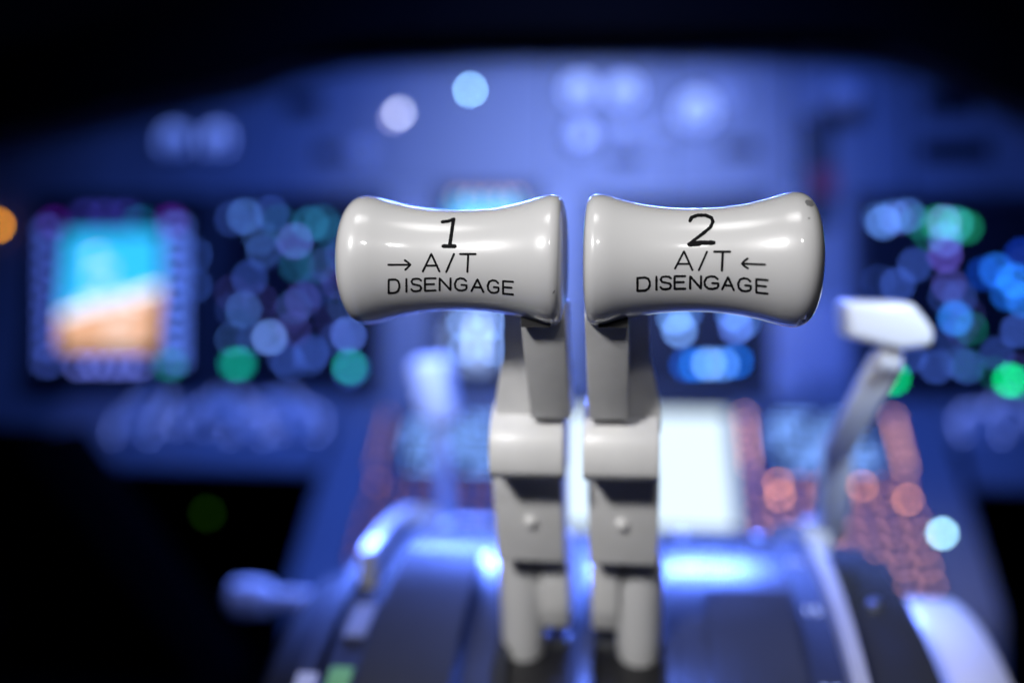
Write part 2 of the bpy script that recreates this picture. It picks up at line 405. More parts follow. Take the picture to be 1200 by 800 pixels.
    X(prism([(0.046, -0.0735), (0.051, -0.086), (0.062, -0.1110), (0.090, -0.1110), (0.080, -0.0735)], 'X', c0, c1, 0.0009, 2), 'clevis_block', M['beige'])
    X(lathe([(-0.0012, 0.0), (-0.0011, 0.0012), (-0.0004, 0.0021), (0.004, 0.0023), (0.004, 0)], 'Y', 20, (s * 0.0165 - 0.0027, 0.0535, -0.0935)), 'pin', M['beige'])
    # lower linkage: rounded boss outside, flat shank inside
    bx_ = s * 0.0232 - 0.0026
    X(tube([(bx_, 0.083, -0.1115), (bx_, 0.0832, -0.1122), (bx_, 0.084, -0.1145), (bx_, 0.085, -0.118), (bx_, 0.090, -0.136), (bx_, 0.093, -0.148), (bx_, 0.095, -0.1555), (bx_, 0.096, -0.160)],
           [0.003, 0.0066, 0.0086, 0.0092, 0.0092, 0.0092, 0.0088, 0.0080], 24), 'boss', M['ivory'])
    X(box((s * 0.0190 - 0.0026, 0.110, -0.1585), (0.030, 0.030, 0.012), 0.003), 'base', M['quad'])
    c0, c1 = sorted((s * 0.0046, s * 0.0150)); c0 -= 0.0026; c1 -= 0.0026
    X(prism([(0.072, -0.1112), (0.082, -0.136), (0.088, -0.1450), (0.130, -0.150), (0.110, -0.1112)], 'X', c0, c1, 0.0008, 2), 'shank', M['beige'])
    return t
make_lever(-1, 'white spool-shaped thrust lever knob numbered 1 on a beige arm')
make_lever(+1, 'white spool-shaped thrust lever knob numbered 2 with chipped end on a beige arm')

# ------------------------------------------------------------------ lever quadrant
QC = Vector((0, 0.18, -0.385)); QR = 0.25
def arc_pt(a, r): return (QC.y + r * math.cos(R(a)), QC.z + r * math.sin(R(a)))
def arc_band(x0, x1, r0, r1, a0, a1, n=40, bev=0.0012):
    outer = [arc_pt(a0 + (a1 - a0) * k / n, r1) for k in range(n + 1)]; inner = [arc_pt(a0 + (a1 - a0) * k / n, r0) for k in range(n + 1)]
    return prism(outer + inner[::-1], 'X', x0, x1, 0.0)
q = thing('throttle_quadrant', 'arched grey throttle quadrant cover with lever slots below the thrust levers', 'throttle quadrant', Matrix.Translation((0, 0.18, -0.32)))
QB = Vector((0, 0.18, -0.32))
def Q(bm, name, m, par=None, smooth=True):
    bmesh.ops.translate(bm, vec=-QB, verts=bm.verts); return obj(name, bm, m, par or q, smooth)
# cover plates between the slots
Q(arc_band(-0.0895, -0.036, 0.19, 0.2500, 22, 172), 'cover_plate', M['quad'])
Q(arc_band(-0.031, -0.0035, 0.19, 0.2440, 22, 172), 'cover_plate', M['dark'])
Q(arc_band(-0.0030, 0.0030, 0.19, 0.2480, 22, 172), 'cover_plate', M['quad'])
Q(arc_band(0.0035, 0.031, 0.19, 0.2440, 22, 172), 'cover_plate', M['dark'])
Q(arc_band(0.036, 0.086, 0.19, 0.2500, 22, 172), 'cover_plate', M['quad'])
Q(arc_band(-0.0358, -0.0312, 0.19, 0.2490, 22, 172), 'slot_edge', M['quad'])
Q(arc_band(0.0312, 0.0358, 0.19, 0.2490, 22, 172), 'slot_edge', M['quad'])
Q(arc_band(-0.0985, -0.0900, 0.19, 0.2420, 22, 172), 'brake_slot', M['dark'])
Q(arc_band(-0.1065, -0.0995, 0.19, 0.2580, 20, 100), 'brake_scale', M['white'])
Q(arc_band(0.0865, 0.0990, 0.19, 0.2470, 22, 172), 'flap_slot', M['dark'])
Q(arc_band(0.0998, 0.1058, 0.19, 0.2530, 22, 172), 'flap_gate', M['knob'])
Q(arc_band(0.1065, 0.1360, 0.19, 0.2420, 22, 172), 'side_cover', M['quad'])
Q(arc_band(-0.1165, -0.109, 0.19, 0.2420, 22, 172), 'side_cover', M['dark'])
# raised detent blocks
def detent(x0, x1, a0, a1, h, m):
    bm = arc_band(x0, x1, 0.248, 0.25 + h, a0, a1, 12); Q(bm, 'detent_block', m)
detent(-0.084, -0.050, 100, 140, 0.010, M['quad']); detent(0.048, 0.082, 104, 150, 0.006, M['quad'])
# screws
for x, a in ((-0.080, 84), (-0.042, 84), (0.042, 86), (0.080, 86), (-0.080, 66), (0.080, 66), (0.122, 100), (0.122, 120)):
    y, z = arc_pt(a, 0.2512 if abs(x) < 0.1 else 0.2432); Q(lathe([(-0.002, 0.0028), (0.0004, 0.0028), (0.0009, 0.0016), (0.0009, 0)], 'Z', 14, (x, y, z)), 'screw', M['steel'])
# lit numerals beside the flap slot
FN = ['0', '1', '2', '5', '10', '15', '25', '30', '40']
def text_mesh(s, size):
    cu = bpy.data.curves.new('txt', 'FONT'); cu.body = s; cu.size = size; cu.align_x = 'CENTER'; cu.align_y = 'CENTER'; cu.resolution_u = 2
    o = bpy.data.objects.new('txt', cu); COL.objects.link(o)
    dg = bpy.context.evaluated_depsgraph_get(); dg.update()
    me = bpy.data.meshes.new_from_object(o.evaluated_get(dg)); bpy.data.objects.remove(o); bpy.data.curves.remove(cu); return me
for i, s in enumerate(FN[3:8]):
    a = 82 + i * 11; y, z = arc_pt(a, 0.2476)
    me = text_mesh(s, 0.0085); me.materials.clear(); me.materials.append(emit((0.45, 0.55, 1.0), 1.6))
    o = bpy.data.objects.new('flap_numeral', me); COL.objects.link(o); o.parent = q
    o.location = Vector((0.0925, y, z)) - QB; o.rotation_euler = (R(a - 90), 0, 0)
# stabiliser trim scale on the left with its green band
Q(arc_band(-0.1035, -0.0902, 0.2415, 0.2470, 103, 165), 'trim_scale', M['dark'])
Q(arc_band(-0.1010, -0.0918, 0.2465, 0.2482, 115, 136), 'green_band', M['green'])
Q(arc_band(-0.1010, -0.0918, 0.2465, 0.2482, 106, 111), 'white_band', M['panel'])
Q(arc_band(-0.1130, -0.1050, 0.2415, 0.2490, 116, 124), 'trim_pointer', M['white'])

# trim wheels
def trim_wheel(s, label):
    c = Vector((0.162 if s > 0 else -0.134, 0.19, -0.303)); ww = 1.0 if s > 0 else 0.8; t = thing('trim_wheel', label, 'trim wheel', Matrix.Translation(c - Vector((0, 0, 0.13))), None)
    b = c - Vector((0, 0, 0.13)); bx = lambda bm, n, m: (bmesh.ops.translate(bm, vec=-b, verts=bm.verts), obj(n, bm, m, t, True))[1]
    rim = [(-0.016, 0.112), (-0.018, 0.126), (-0.0165, 0.1345), (-0.012, 0.138), (0.012, 0.138), (0.0165, 0.1345), (0.018, 0.126), (0.016, 0.112), (-0.016, 0.112)]
    rim = [(x * ww, r) for x, r in rim]
    bx(lathe(rim, 'X', 96, c), 'rim', M['tyre'])
    bx(lathe([(-0.006, 0.0), (-0.006, 0.113), (0.006, 0.113), (0.006, 0.0)], 'X', 64, c), 'disc', M['tyre'])
    bx(lathe([(-0.014, 0.0), (-0.014, 0.02), (-0.010, 0.026), (0.010, 0.026), (0.014, 0.02), (0.014, 0.0)], 'X', 32, c), 'hub', M['knob'])
    def stripe(a0, a1):
        bm = bmesh.new(); rows = []
        pr = [(-0.0186, 0.120), (-0.0185, 0.127), (-0.0169, 0.1352), (-0.0122, 0.1388), (0.0122, 0.1388), (0.0169, 0.1352), (0.0185, 0.127), (0.0186, 0.120)]
        pr = [(x * ww, r) for x, r in pr]
        for k in range(31):
            a = R(a0 + (a1 - a0) * k / 30); rows.append([bm.verts.new((c.x + x, c.y + r * math.cos(a), c.z + r * math.sin(a))) for x, r in pr])
        for A, B in zip(rows, rows[1:]):
            for k in range(len(pr) - 1): bm.faces.new((A[k], A[k + 1], B[k + 1], B[k]))
        bmesh.ops.recalc_face_normals(bm, faces=bm.faces); bx(bm, 'white_stripe', M['white'])
    if s > 0: stripe(84, 152)
    else: stripe(141, 156)
    # fold-out crank handle
    rr_ = 0.140 if s < 0 else 0.105
    y, z = c.y + rr_ * math.cos(R(42 if s < 0 else -60)), c.z + rr_ * math.sin(R(42 if s < 0 else -60))
    ho = 0.052 if s < 0 else 0.0
    bx(lathe([(s * (ho + a), r) for a, r in ((0.012 - ho, 0.0), (0.012 - ho, 0.005), (0.022, 0.0055), (0.026, 0.010), (0.040, 0.0115), (0.048, 0.010), (0.051, 0.006), (0.051, 0.0))], 'X', 24, (c.x, y, z)), 'crank_handle', M['white'])
    return t
trim_wheel(-1, 'black trim wheel with a fold-out handle beside the green-banded trim scale')
trim_wheel(+1, 'black trim wheel with a broad white painted rim beside the flap gate')

# ------------------------------------------------------------------ speed brake lever and flap lever
p_top = at_depth(502, 422, 0.36); p_kb = at_depth(512, 494, 0.355); p_b = at_depth(521, 612, 0.335)
t = thing('speed_brake_lever', 'slim white speed brake lever standing forward of thrust lever 1', 'lever', Matrix.Translation(p_b))
sb = lambda bm, n, m: (bmesh.ops.translate(bm, vec=-p_b, verts=bm.verts), obj(n, bm, m, t, True))[1]
sb(prism([(p_top.x - 0.011, p_top.z), (p_top.x + 0.013, p_top.z + 0.002), (p_kb.x + 0.014, p_kb.z), (p_kb.x - 0.010, p_kb.z)], 'Y', 0.345, 0.372, 0.004, 3), 'grip', M['white'])
sb(tube([(p_kb.x, 0.358, p_kb.z + 0.004), ((p_kb.x + p_b.x) / 2, 0.350, (p_kb.z + p_b.z) / 2), (p_b.x, 0.335, p_b.z)], [0.0055, 0.006, 0.0065], 16), 'stalk', M['knob'])
sb(box(p_b + Vector((0.006, 0.0, -0.004)), (0.052, 0.024, 0.010), 0.003), 'foot', M['white'])

kc = at_depth(1037, 380, 0.115); e1 = at_depth(1040, 430, 0.118); e2 = at_depth(980, 530, 0.150); e3 = at_depth(974, 630, 0.195)
t = thing('flap_lever', 'cranked flap lever with a flat white grip beside thrust lever 2', 'lever', Matrix.Translation(e3))
fb = lambda bm, n, m: (bmesh.ops.translate(bm, vec=-e3, verts=bm.verts), obj(n, bm, m, t, True))[1]
gpts = [at_depth(px, py, 0.115) for px, py in ((986, 352), (1064, 354), (1088, 384), (1087, 404), (1050, 409), (988, 394))]
fb(prism([(p.x, p.z) for p in gpts], 'Y', 0.106, 0.130, 0.0028, 3), 'grip', M['white'])
def bar(a, b, wx, wy):
    d = b - a; bm = bmesh.new(); y = Vector((0, 1, 0)); x = d.cross(y).normalized(); y = x.cross(d).normalized()
    vs = [[bm.verts.new(p + x * sx * wx / 2 + y * sy * wy / 2) for sx, sy in ((-1, -1), (1, -1), (1, 1), (-1, 1))] for p in (a, b)]
    for k in range(4): bm.faces.new((vs[0][k], vs[0][(k + 1) % 4], vs[1][(k + 1) % 4], vs[1][k]))
    bm.faces.new(vs[0]); bm.faces.new(vs[1][::-1]); bmesh.ops.recalc_face_normals(bm, faces=bm.faces)
    bmesh.ops.bevel(bm, geom=list(bm.edges), offset=0.0015, segments=2, profile=0.5, affect='EDGES'); return bm
fb(bar(kc + Vector((0.002, 0, -0.008)), e1, 0.009, 0.010), 'neck', M['beige'])
fb(bar(e1 + Vector((0, 0, 0.004)), e2, 0.012, 0.008), 'upper_arm', M['white'])
fb(bar(e2 + Vector((0.001, 0.001, 0.004)), e3, 0.0125, 0.008), 'lower_arm', M['white'])
fb(box(e3 + Vector((-0.008, -0.004, 0.002)), (0.014, 0.012, 0.018), 0.004), 'gate_pin', M['ivory'])

# ------------------------------------------------------------------ lights and displays of the main panel
DISC = 0.0415          # blur-free size does not matter; used only to scale lamp output
def lum(v, r): return v * (DISC / (2 * r)) ** 2
def on_main(px, py): return MAIN.hit(px, py)
def display(name, label, cat, x0, y0, x1, y1, plane=MAIN, bez=0.010, depth=0.012, group=None):
    ax, ay = plane.hit(x0, y1); bx, by = plane.hit(x1, y0)
    cx, cy = (ax + bx) / 2, (ay + by) / 2; wd, ht = bx - ax, by - ay
    t = thing(name, label, cat, plane.frame(cx, cy), group)
    bm = bmesh.new()
    box((-wd / 2 - bez / 2, 0, depth / 2), (bez, ht + 2 * bez, depth), 0.002, 2, bm); box((wd / 2 + bez / 2, 0, depth / 2), (bez, ht + 2 * bez, depth), 0.002, 2, bm)
    box((0, ht / 2 + bez / 2, depth / 2), (wd, bez, depth - 0.0006), 0.0, 2, bm); box((0, -ht / 2 - bez / 2, depth / 2), (wd, bez, depth - 0.0006), 0.0, 2, bm)
    obj('bezel', bm, M['bezel'], t)
    sc = obj('screen', box((0, 0, 0.003), (wd, ht, 0.006)), M['screen'], t)
    def L(px, py):
        x, y = plane.hit(px, py); return x - cx, y - cy
    return t, sc, L
def symbol(sc, L, px, py, v, col, r=0.0042, z=0.0066, name='symbol'):
    if col[2] > 0.8: col = (col[0] * 0.55, col[1] * 0.78, col[2])
    x, y = L(px, py); return obj(name, dot(r), emit(col, lum(v, r)), sc, False, (x, y, z))
def glyphs(sc, L, px, py, v, col, w_, h_, n, z=0.0066):
    """a short readout: n small lit cells"""
    x, y = L(px, py); bm = bmesh.new(); cw = w_ / n
    for k in range(n): rect(-w_ / 2 + k * cw, -h_ / 2, -w_ / 2 + (k + 0.6) * cw, h_ / 2, 0, bm)
    a = 0.6 * w_ * h_; ad = math.pi * (DISC / 2) ** 2
    return obj('readout', bm, emit(col, v * ad / a), sc, False, (x, y, z))
def patch(sc, L, pts, v, col, z=0.0066, name='screen_field'):
    return obj(name, poly([L(*p) for p in pts], z), emit(col, v), sc)

LAV = (0.24, 0.33, 1.0); SKYB = (0.22, 0.40, 1.0); GRN = (0.01, 0.55, 0.42); DIMB = (0.16, 0.26, 0.95); TEAL = (0.05, 0.38, 0.75); VIO = (0.30, 0.22, 0.85)
# primary flight display
t, sc, L = display('flight_display', 'flight display with cyan sky and orange ground attitude picture', 'display', 40, 240, 246, 452)
SKYM = bpy.data.materials.new('sky_field'); SKYM.use_nodes = True
nt = SKYM.node_tree; b = nt.nodes['Principled BSDF']; b.inputs['Base Color'].default_value = (0.01, 0.01, 0.01, 1)
b.inputs['Emission Color'].default_value = (0.03, 0.50, 1.0, 1); b.inputs['Emission Strength'].default_value = 1.25
x0, y0 = L(74, 408); x1, y1 = L(191, 274)
hx0, hy0 = L(74, 372); hx1, hy1 = L(191, 338)
obj('sky_field', poly([(hx0, hy0), (hx1, hy1), (x1, y1), (x0, y1)], 0.0066), SKYM, sc)
obj('ground_field', poly([(x0, y0), (x1, y0), (hx1, hy1), (hx0, hy0)], 0.0066), emit((0.92, 0.50, 0.30), 1.0), sc)
# white horizon line, pitch ladder, aircraft symbol
def seg(a, b, wd, v, col, z, name):
    (ax, ay), (bx, by) = L(*a), L(*b); dx, dy = bx - ax, by - ay; l = math.hypot(dx, dy); nx, ny = -dy / l * wd / 2, dx / l * wd / 2
    obj(name, poly([(ax + nx, ay + ny), (ax - nx, ay - ny), (bx - nx, by - ny), (bx + nx, by + ny)], z), emit(col, v), sc)
seg((75, 371), (190, 338), 0.005, 2.6, (0.75, 0.85, 1.0), 0.0069, 'horizon_line')
for i, (ox, oy, ln) in enumerate(((-6, -18, 16), (-12, -37, 30), (-18, -55, 16), (6, 18, 16), (12, 37, 30))):
    cx, cy = 133 + ox, 355 + oy; seg((cx - ln / 2, cy + ln * .14), (cx + ln / 2, cy - ln * .14), 0.003, 2.4, (0.8, 0.9, 1.0), 0.0069, 'pitch_mark')
seg((98, 355), (118, 355), 0.005, 2.0, (0.9, 0.9, 1.0), 0.0071, 'aircraft_symbol'); seg((148, 355), (168, 355), 0.005, 2.0, (0.9, 0.9, 1.0), 0.0071, 'aircraft_symbol')
# tapes: rows of readouts
for k, y in enumerate(range(272, 425, 19)): glyphs(sc, L, 60, y, 0.15, (0.11, 0.20, 1.0), 0.014, 0.008, 3)
for k, y in enumerate(range(268, 425, 17)): glyphs(sc, L, 210, y, 0.26, (0.12, 0.24, 1.0), 0.020, 0.008, 4)
for x in (98, 116, 134, 152, 168): glyphs(sc, L, x, 428, 0.20, (0.18, 0.24, 1.0), 0.010, 0.007, 2)
glyphs(sc, L, 68, 262, 0.08, (0.25, 0.02, 0.9), 0.014, 0.007, 3); glyphs(sc, L, 204, 260, 0.10, (0.28, 0.02, 0.9), 0.014, 0.007, 3)
glyphs(sc, L, 203, 428, 0.20, (0.02, 0.40, 0.40), 0.014, 0.007, 3); glyphs(sc, L, 168, 262, 0.12, (0.02, 0.35, 0.75), 0.012, 0.007, 3)
for x in (105, 128, 150): glyphs(sc, L, x, 254, 0.10, (0.10, 0.10, 0.9), 0.016, 0.008, 4)
glyphs(sc, L, 232, 300, 0.12, (0.08, 0.2, 0.9), 0.006, 0.010, 2); glyphs(sc, L, 232, 335, 0.12, (0.08, 0.2, 0.9), 0.006, 0.010, 2)

# navigation display, left
t, sc, L = display('navigation_display', 'dark navigation display with two green readouts beside the flight display', 'display', 256, 238, 446, 450)
for px, py, v, col in ((290, 255, .34, SKYB), (275, 258, .16, DIMB), (320, 252, .20, DIMB), (366, 264, .24, TEAL), (380, 262, .14, TEAL), (348, 284, .42, (0.30, 0.34, 1.0)), (350, 312, .14, TEAL), (372, 312, .10, TEAL),
                       (312, 298, .12, DIMB), (295, 327, .22, DIMB), (288, 364, .26, SKYB), (276, 364, .08, DIMB), (357, 352, .19, VIO), (372, 340, .11, DIMB), (318, 396, .62, (0.34, 0.46, 1.0)), (300, 398, .12, DIMB),
                       (282, 427, .36, GRN), (276, 427, .20, GRN), (286, 427, .16, GRN), (336, 420, .17, DIMB), (368, 414, .24, DIMB), (410, 393, .48, LAV), (398, 398, .12, DIMB), (411, 430, .40, GRN), (416, 432, .24, TEAL), (404, 300, .18, DIMB), (392, 275, .12, TEAL), (330, 262, .10, TEAL)):
    symbol(sc, L, px, py, v * 0.75, col)

rn = random.Random(3)
for k in range(16): symbol(sc, L, rn.uniform(268, 434), rn.uniform(250, 440), rn.uniform(.03, .10), rn.choice((DIMB, SKYB, VIO)), 0.003)

# navigation display, right
t, sc, L = display('navigation_display', 'dark navigation display with a blue weather patch behind the flap lever', 'display', 1012, 238, 1212, 452)
for px, py, v, col in ((1033, 262, .46, (0.25, 0.42, 1.0)), (1045, 256, .22, SKYB), (1062, 254, .26, SKYB), (1028, 258, .14, SKYB), (1104, 262, .40, (0.35, 0.5, 0.9)), (1118, 264, .32, (0.05, 0.6, 0.6)), (1096, 262, .20, (0.02, 0.55, 0.25)), (1130, 268, .22, (0.02, 0.5, 0.25)),
                       (1106, 282, .26, LAV), (1105, 300, .30, (0.34, 0.18, 0.85)), (1110, 335, .17, VIO), (1122, 350, .14, DIMB), (1070, 312, .20, DIMB), (1050, 335, .22, DIMB), (1117, 374, .50, (0.06, 0.32, 1.0)), (1112, 396, .10, DIMB),
                       (1165, 318, .40, (0.04, 0.26, 1.0)), (1186, 330, .52, (0.04, 0.30, 1.0)), (1178, 345, .30, (0.03, 0.24, 1.0)), (1150, 322, .18, (0.02, 0.15, 1.0)), (1194, 300, .20, (0.02, 0.10, .9)), (1196, 352, .40, (0.04, 0.3, 1.0)),
                       (1190, 388, .24, DIMB), (1064, 418, .17, DIMB), (1095, 430, .20, DIMB), (1131, 430, .22, DIMB), (1166, 415, .14, DIMB), (1046, 444, .50, (0.0, 0.7, 0.18)), (1040, 444, .18, (0.0, 0.6, 0.3)), (1180, 446, .62, (0.0, 0.75, 0.2)), (1190, 448, .22, (0.0, 0.6, 0.3))):
    symbol(sc, L, px, py, v * 0.85, col)

for k in range(16): symbol(sc, L, rn.uniform(1024, 1200), rn.uniform(250, 440), rn.uniform(.03, .10), rn.choice((DIMB, SKYB, VIO, (0.02, 0.4, 0.3))), 0.003)

# engine display (mostly behind the knobs)
t, sc, L = display('engine_display', 'engine display showing blue readouts below the knob of lever 2', 'display', 692, 238, 892, 452)
for px, py, v, col in ((790, 372, .42, (0.30, 0.50, 1.0)), (796, 388, .50, (0.34, 0.50, 1.0)), (802, 368, .25, SKYB), (858, 368, .34, SKYB), (862, 384, .40, LAV), (870, 378, .22, SKYB), (830, 427, .52, (0.32, 0.52, 1.0)), (846, 427, .42, (0.20, 0.42, 1.0)), (815, 428, .34, (0.02, 0.28, 1.0)),
                       (862, 424, .34, (0.01, 0.24, 1.0)), (804, 428, .20, (0.0, 0.18, 1.0)), (740, 320, .2, SKYB), (840, 320, .2, SKYB), (720, 400, .2, DIMB)):
    symbol(sc, L, px, py, v, col)

# standby attitude indicator and radio magnetic indicator, between navigation and engine display
t, sc, L = display('standby_attitude_indicator', 'small square standby attitude indicator glowing cyan behind knob 1', 'indicator', 520, 230, 624, 334)
patch(sc, L, [(530, 237), (614, 237), (614, 283), (530, 283)], 1.7, (0.06, 0.50, 1.0), name='sky_field'); patch(sc, L, [(530, 283), (614, 283), (614, 324), (530, 324)], 0.5, (0.75, 0.5, 0.4), name='ground_field')
for x in (538, 556, 574, 592, 606): symbol(sc, L, x, 233, .07, (0.8, 0.5, 0.45), 0.003)
t, sc, L = display('magnetic_indicator', 'small lit compass indicator just below knob 1', 'indicator', 516, 352, 606, 444)
bm = bmesh.new(); cx, cy = L(560, 398)
for k in range(36):
    a = 2 * math.pi * k / 36; r0, r1 = 0.026, 0.033 if k % 3 else 0.036
    ca, sa = math.cos(a), math.sin(a); wv = 0.0011
    bm.faces.new([bm.verts.new((cx + ca * r + sgn * -sa * wv, cy + sa * r + sgn * ca * wv, 0.0066)) for r, sgn in ((r0, -1), (r1, -1), (r1, 1), (r0, 1))])
obj('compass_marks', bm, emit((0.35, 0.5, 1.0), 2.6), sc)
bm = bmesh.new(); rect(cx - 0.003, cy - 0.022, cx + 0.003, cy + 0.022, 0.0068, bm); obj('needle', bm, emit((0.4, 0.55, 1.0), 5.0), sc)
for px, py, v in ((545, 380, .34), (575, 378, .40), (560, 396, .34), (545, 410, .26), (578, 410, .3)): symbol(sc, L, px, py, v, (0.34, 0.5, 1.0), 0.004)

# landing gear lever
gx, gy = on_main(957, 190)
t = thing('landing_gear_lever', 'landing gear lever with grey round knob and red catch in a dark slot', 'lever', MAIN.frame(gx, gy))
obj('slot_plate', box((0, -0.012, 0.002), (0.034, 0.125, 0.004), 0.001), M['dark'], t)
obj('arm', box((0.004, 0.018, 0.020), (0.012, 0.070, 0.012), 0.003), M['dark'], t)
kx, ky = on_main(981, 126)
obj('wheel_knob', lathe([(-0.014, 0), (-0.014, 0.012), (-0.011, 0.0175), (0.011, 0.0175), (0.014, 0.012), (0.014, 0)], 'X', 28, (kx - gx, ky - gy, 0.036)), M['knob'], t, True)
rx, ry = on_main(963, 216)
obj('red_catch', box((rx - gx, ry - gy, 0.010), (0.026, 0.030, 0.018), 0.004), M['red'], t)

# placards and dark windows on the upper panel
def placard(px0, py0, px1, py1, label):
    ax, ay = on_main(px0, py1); bx, by = on_main(px1, py0)
    t = thing('annunciator_window', label, 'indicator', MAIN.frame((ax + bx) / 2, (ay + by) / 2))
    w_, h_ = bx - ax, by - ay; bm = bmesh.new()
    obj('frame', box((0, 0, 0.0025), (w_, h_, 0.005), 0.001), M['bezel'], t); obj('window', box((0, 0, 0.0055), (w_ - 0.006, h_ - 0.006, 0.002)), M['screen'], t)
placard(1082, 108, 1142, 138, 'dark rectangular annunciator window beyond the landing gear lever, close under the glareshield')
placard(1076, 164, 1160, 192, 'wide dark annunciator window directly above the display with the blue patch')
placard(846, 168, 890, 184, 'narrow dark annunciator window between the selector knobs and the landing gear lever')
placard(712, 180, 752, 194, 'narrow dark annunciator window under the paired selector knobs')
placard(335, 112, 378, 136, 'dark annunciator window beside the white round lamp')
placard(372, 172, 398, 190, 'tiny dark annunciator window under the white round lamp')

# selector knobs on the upper panel
def selector(px, py, r, label, m='white', h=0.018, group=None, plane=MAIN, nm='selector_knob', lum_=0.40):
    x, y = plane.hit(px, py); t = thing(nm, label, 'knob', plane.frame(x, y), group)
    obj('skirt', lathe([(0, 0), (0, r), (0.004, r * 0.97), (0.005, r * 0.8), (0.005, 0)], 'Z', 28), M['bezel'] if m == 'white' else M['knob'], t, True)
    obj('cap', lathe([(0.0052, r * 0.74), (h - 0.003, r * 0.66), (h, r * 0.5), (h + 0.0006, 0)], 'Z', 28), M[m], t, True)
    if nm == 'dimmer_knob':
        bm = bmesh.new()
        for q_ in range(9):
            a = R(-30 + 30 * q_); ca, sa = math.cos(a), math.sin(a)
            bm.faces.new([bm.verts.new((ca * u_ + sg * -sa * 0.0009, sa * u_ + sg * ca * 0.0009, 0.0008)) for u_, sg in ((r * 1.1, -1), (r * 1.1 + 0.004, -1), (r * 1.1 + 0.004, 1), (r * 1.1, 1))])
        obj('scale_marks', bm, emit((0.20, 0.30, 1.0), lum_ * math.pi * 0.0415 ** 2 / 4 / (9 * 0.004 * 0.0018)), t)
    obj('pointer', box((0, r * 0.36, h + 0.0008), (r * 0.12, r * 0.55, 0.001)), M['ink'], t)
    return t
def dial(px, py, r, v, label, col=(0.36, 0.50, 1.0)):
    x, y = on_main(px, py); t = thing('round_gauge', label, 'gauge', MAIN.frame(x, y))
    obj('rim', lathe([(0, 0), (0, r), (0.008, r), (0.009, r * 0.92), (0.006, r * 0.86), (0.005, r * 0.86), (0.005, 0)], 'Z', 32), M['bezel'], t, True)
    obj('face', lathe([(0.0052, r * 0.85), (0.0053, 0)], 'Z', 32), M['knob'], t)
    bm = bmesh.new()
    for k in range(11):
        a = R(-40 + 26 * k); ca, sa = math.cos(a), math.sin(a); wv = 0.0009
        bm.faces.new([bm.verts.new((ca * q + sgn * -sa * wv, sa * q + sgn * ca * wv, 0.0058)) for q, sgn in ((r * .58, -1), (r * .8, -1), (r * .8, 1), (r * .58, 1))])
    n_area = 11 * r * .22 * .0018
    obj('scale_marks', bm, emit(col, v * math.pi * (DISC / 2) ** 2 / n_area), t)
    obj('needle', box((0, r * 0.25, 0.0062), (0.0022, r * 0.7, 0.0006)), emit(col, 3.0), t)
dial(680, 108, 0.021, .26, 'round lit gauge above the autobrake selector'); dial(731, 109, 0.021, .24, 'round lit gauge between the autobrake gauge and the larger flap gauge')
dial(816, 132, 0.026, .34, 'larger round lit flap gauge between the paired gauges and the landing gear lever')
dial(206, 166, 0.022, .26, 'round lit clock above the gap between flight and navigation display, farther from the white lamp', (0.16, 0.28, 1.0)); dial(256, 166, 0.022, .32, 'round lit clock above the navigation display, the one nearer the white lamp', (0.18, 0.30, 1.0))
selector(682, 161, 0.020, 'white autobrake selector knob on the upper panel under the paired gauges'); selector(734, 158, 0.014, 'small pale selector knob beside the autobrake selector', 'knob'); selector(775, 158, 0.012, 'small pale selector knob below the larger flap gauge', 'knob')
selector(424, 178, 0.014, 'small grey selector knob below the white round lamp', 'knob'); selector(850, 116, 0.018, 'grey dimmer knob between the larger flap gauge and the landing gear lever', 'knob', 0.010); selector(923, 453, 0.017, 'grey round knob under the gear lever panel', 'knob', 0.012)

# round lamps
def lamp(px, py, v, col, label, r=0.0045, plane=MAIN, ring=True, k=1.0):
    x, y = plane.hit(px, py); t = thing('indicator_lamp', label, 'lamp', plane.frame(x, y))
    obj('holder', lathe([(0, 0), (0, r * 1.7), (0.003, r * 1.6), (0.004, r * 1.1), (0.004, 0)], 'Z', 24), M['bezel'], t, True)
    obj('lens', lathe([(0.0042, r), (0.0055, r * 0.8), (0.0062, 0)], 'Z', 20), emit(col, lum(v, r) * k), t, True)
lamp(552, 107, .70, (0.30, 0.62, 1.0), 'cyan round lamp under the glareshield', 0.0026)
lamp(469, 134, .52, (0.55, 0.60, 0.85), 'white round lamp beside the cyan lamp', 0.004); lamp(462, 140, .20, (0.5, 0.5, 0.9), 'fainter pale lamp close under the white round lamp', 0.004)
lamp(0, 265, .62, (1.0, 0.36, 0.01), 'amber round lamp beyond the outer edge of the flight display', 0.0035)
lamp(1103, 628, .90, (0.40, 0.80, 1.0), 'bright pale cyan lamp beside the keypad behind the flap lever', 0.0035, PED, k=0.70)
x = at_depth(243, 601, 0.95)
t = thing('indicator_lamp', 'faint green lamp deep in the dark footwell', 'lamp', Matrix.Translation(x))
obj('holder', lathe([(0.03, 0), (0.03, 0.009), (0.0, 0.008), (0.0, 0)], 'Y', 20), M['bezel'], t, True); obj('lens', lathe([(-0.0004, 0.006), (-0.002, 0.004), (-0.0025, 0)], 'Y', 16), emit((0.10, 0.42, 0.02), 0.35), t, True)

# pale gear placard panel below the gear lever
ax, ay = on_main(902, 446); bx, by = on_main(992, 352)
t = tag(obj('gear_placard', box((0, 0, 0.002), (bx - ax, by - ay, 0.004), 0.001), mat('pale_placard', (0.36, 0.35, 0.37), 0.5)), 'pale placard plate below the landing gear lever', 'placard')
t.matrix_world = MAIN.frame((ax + bx) / 2, (ay + by) / 2)

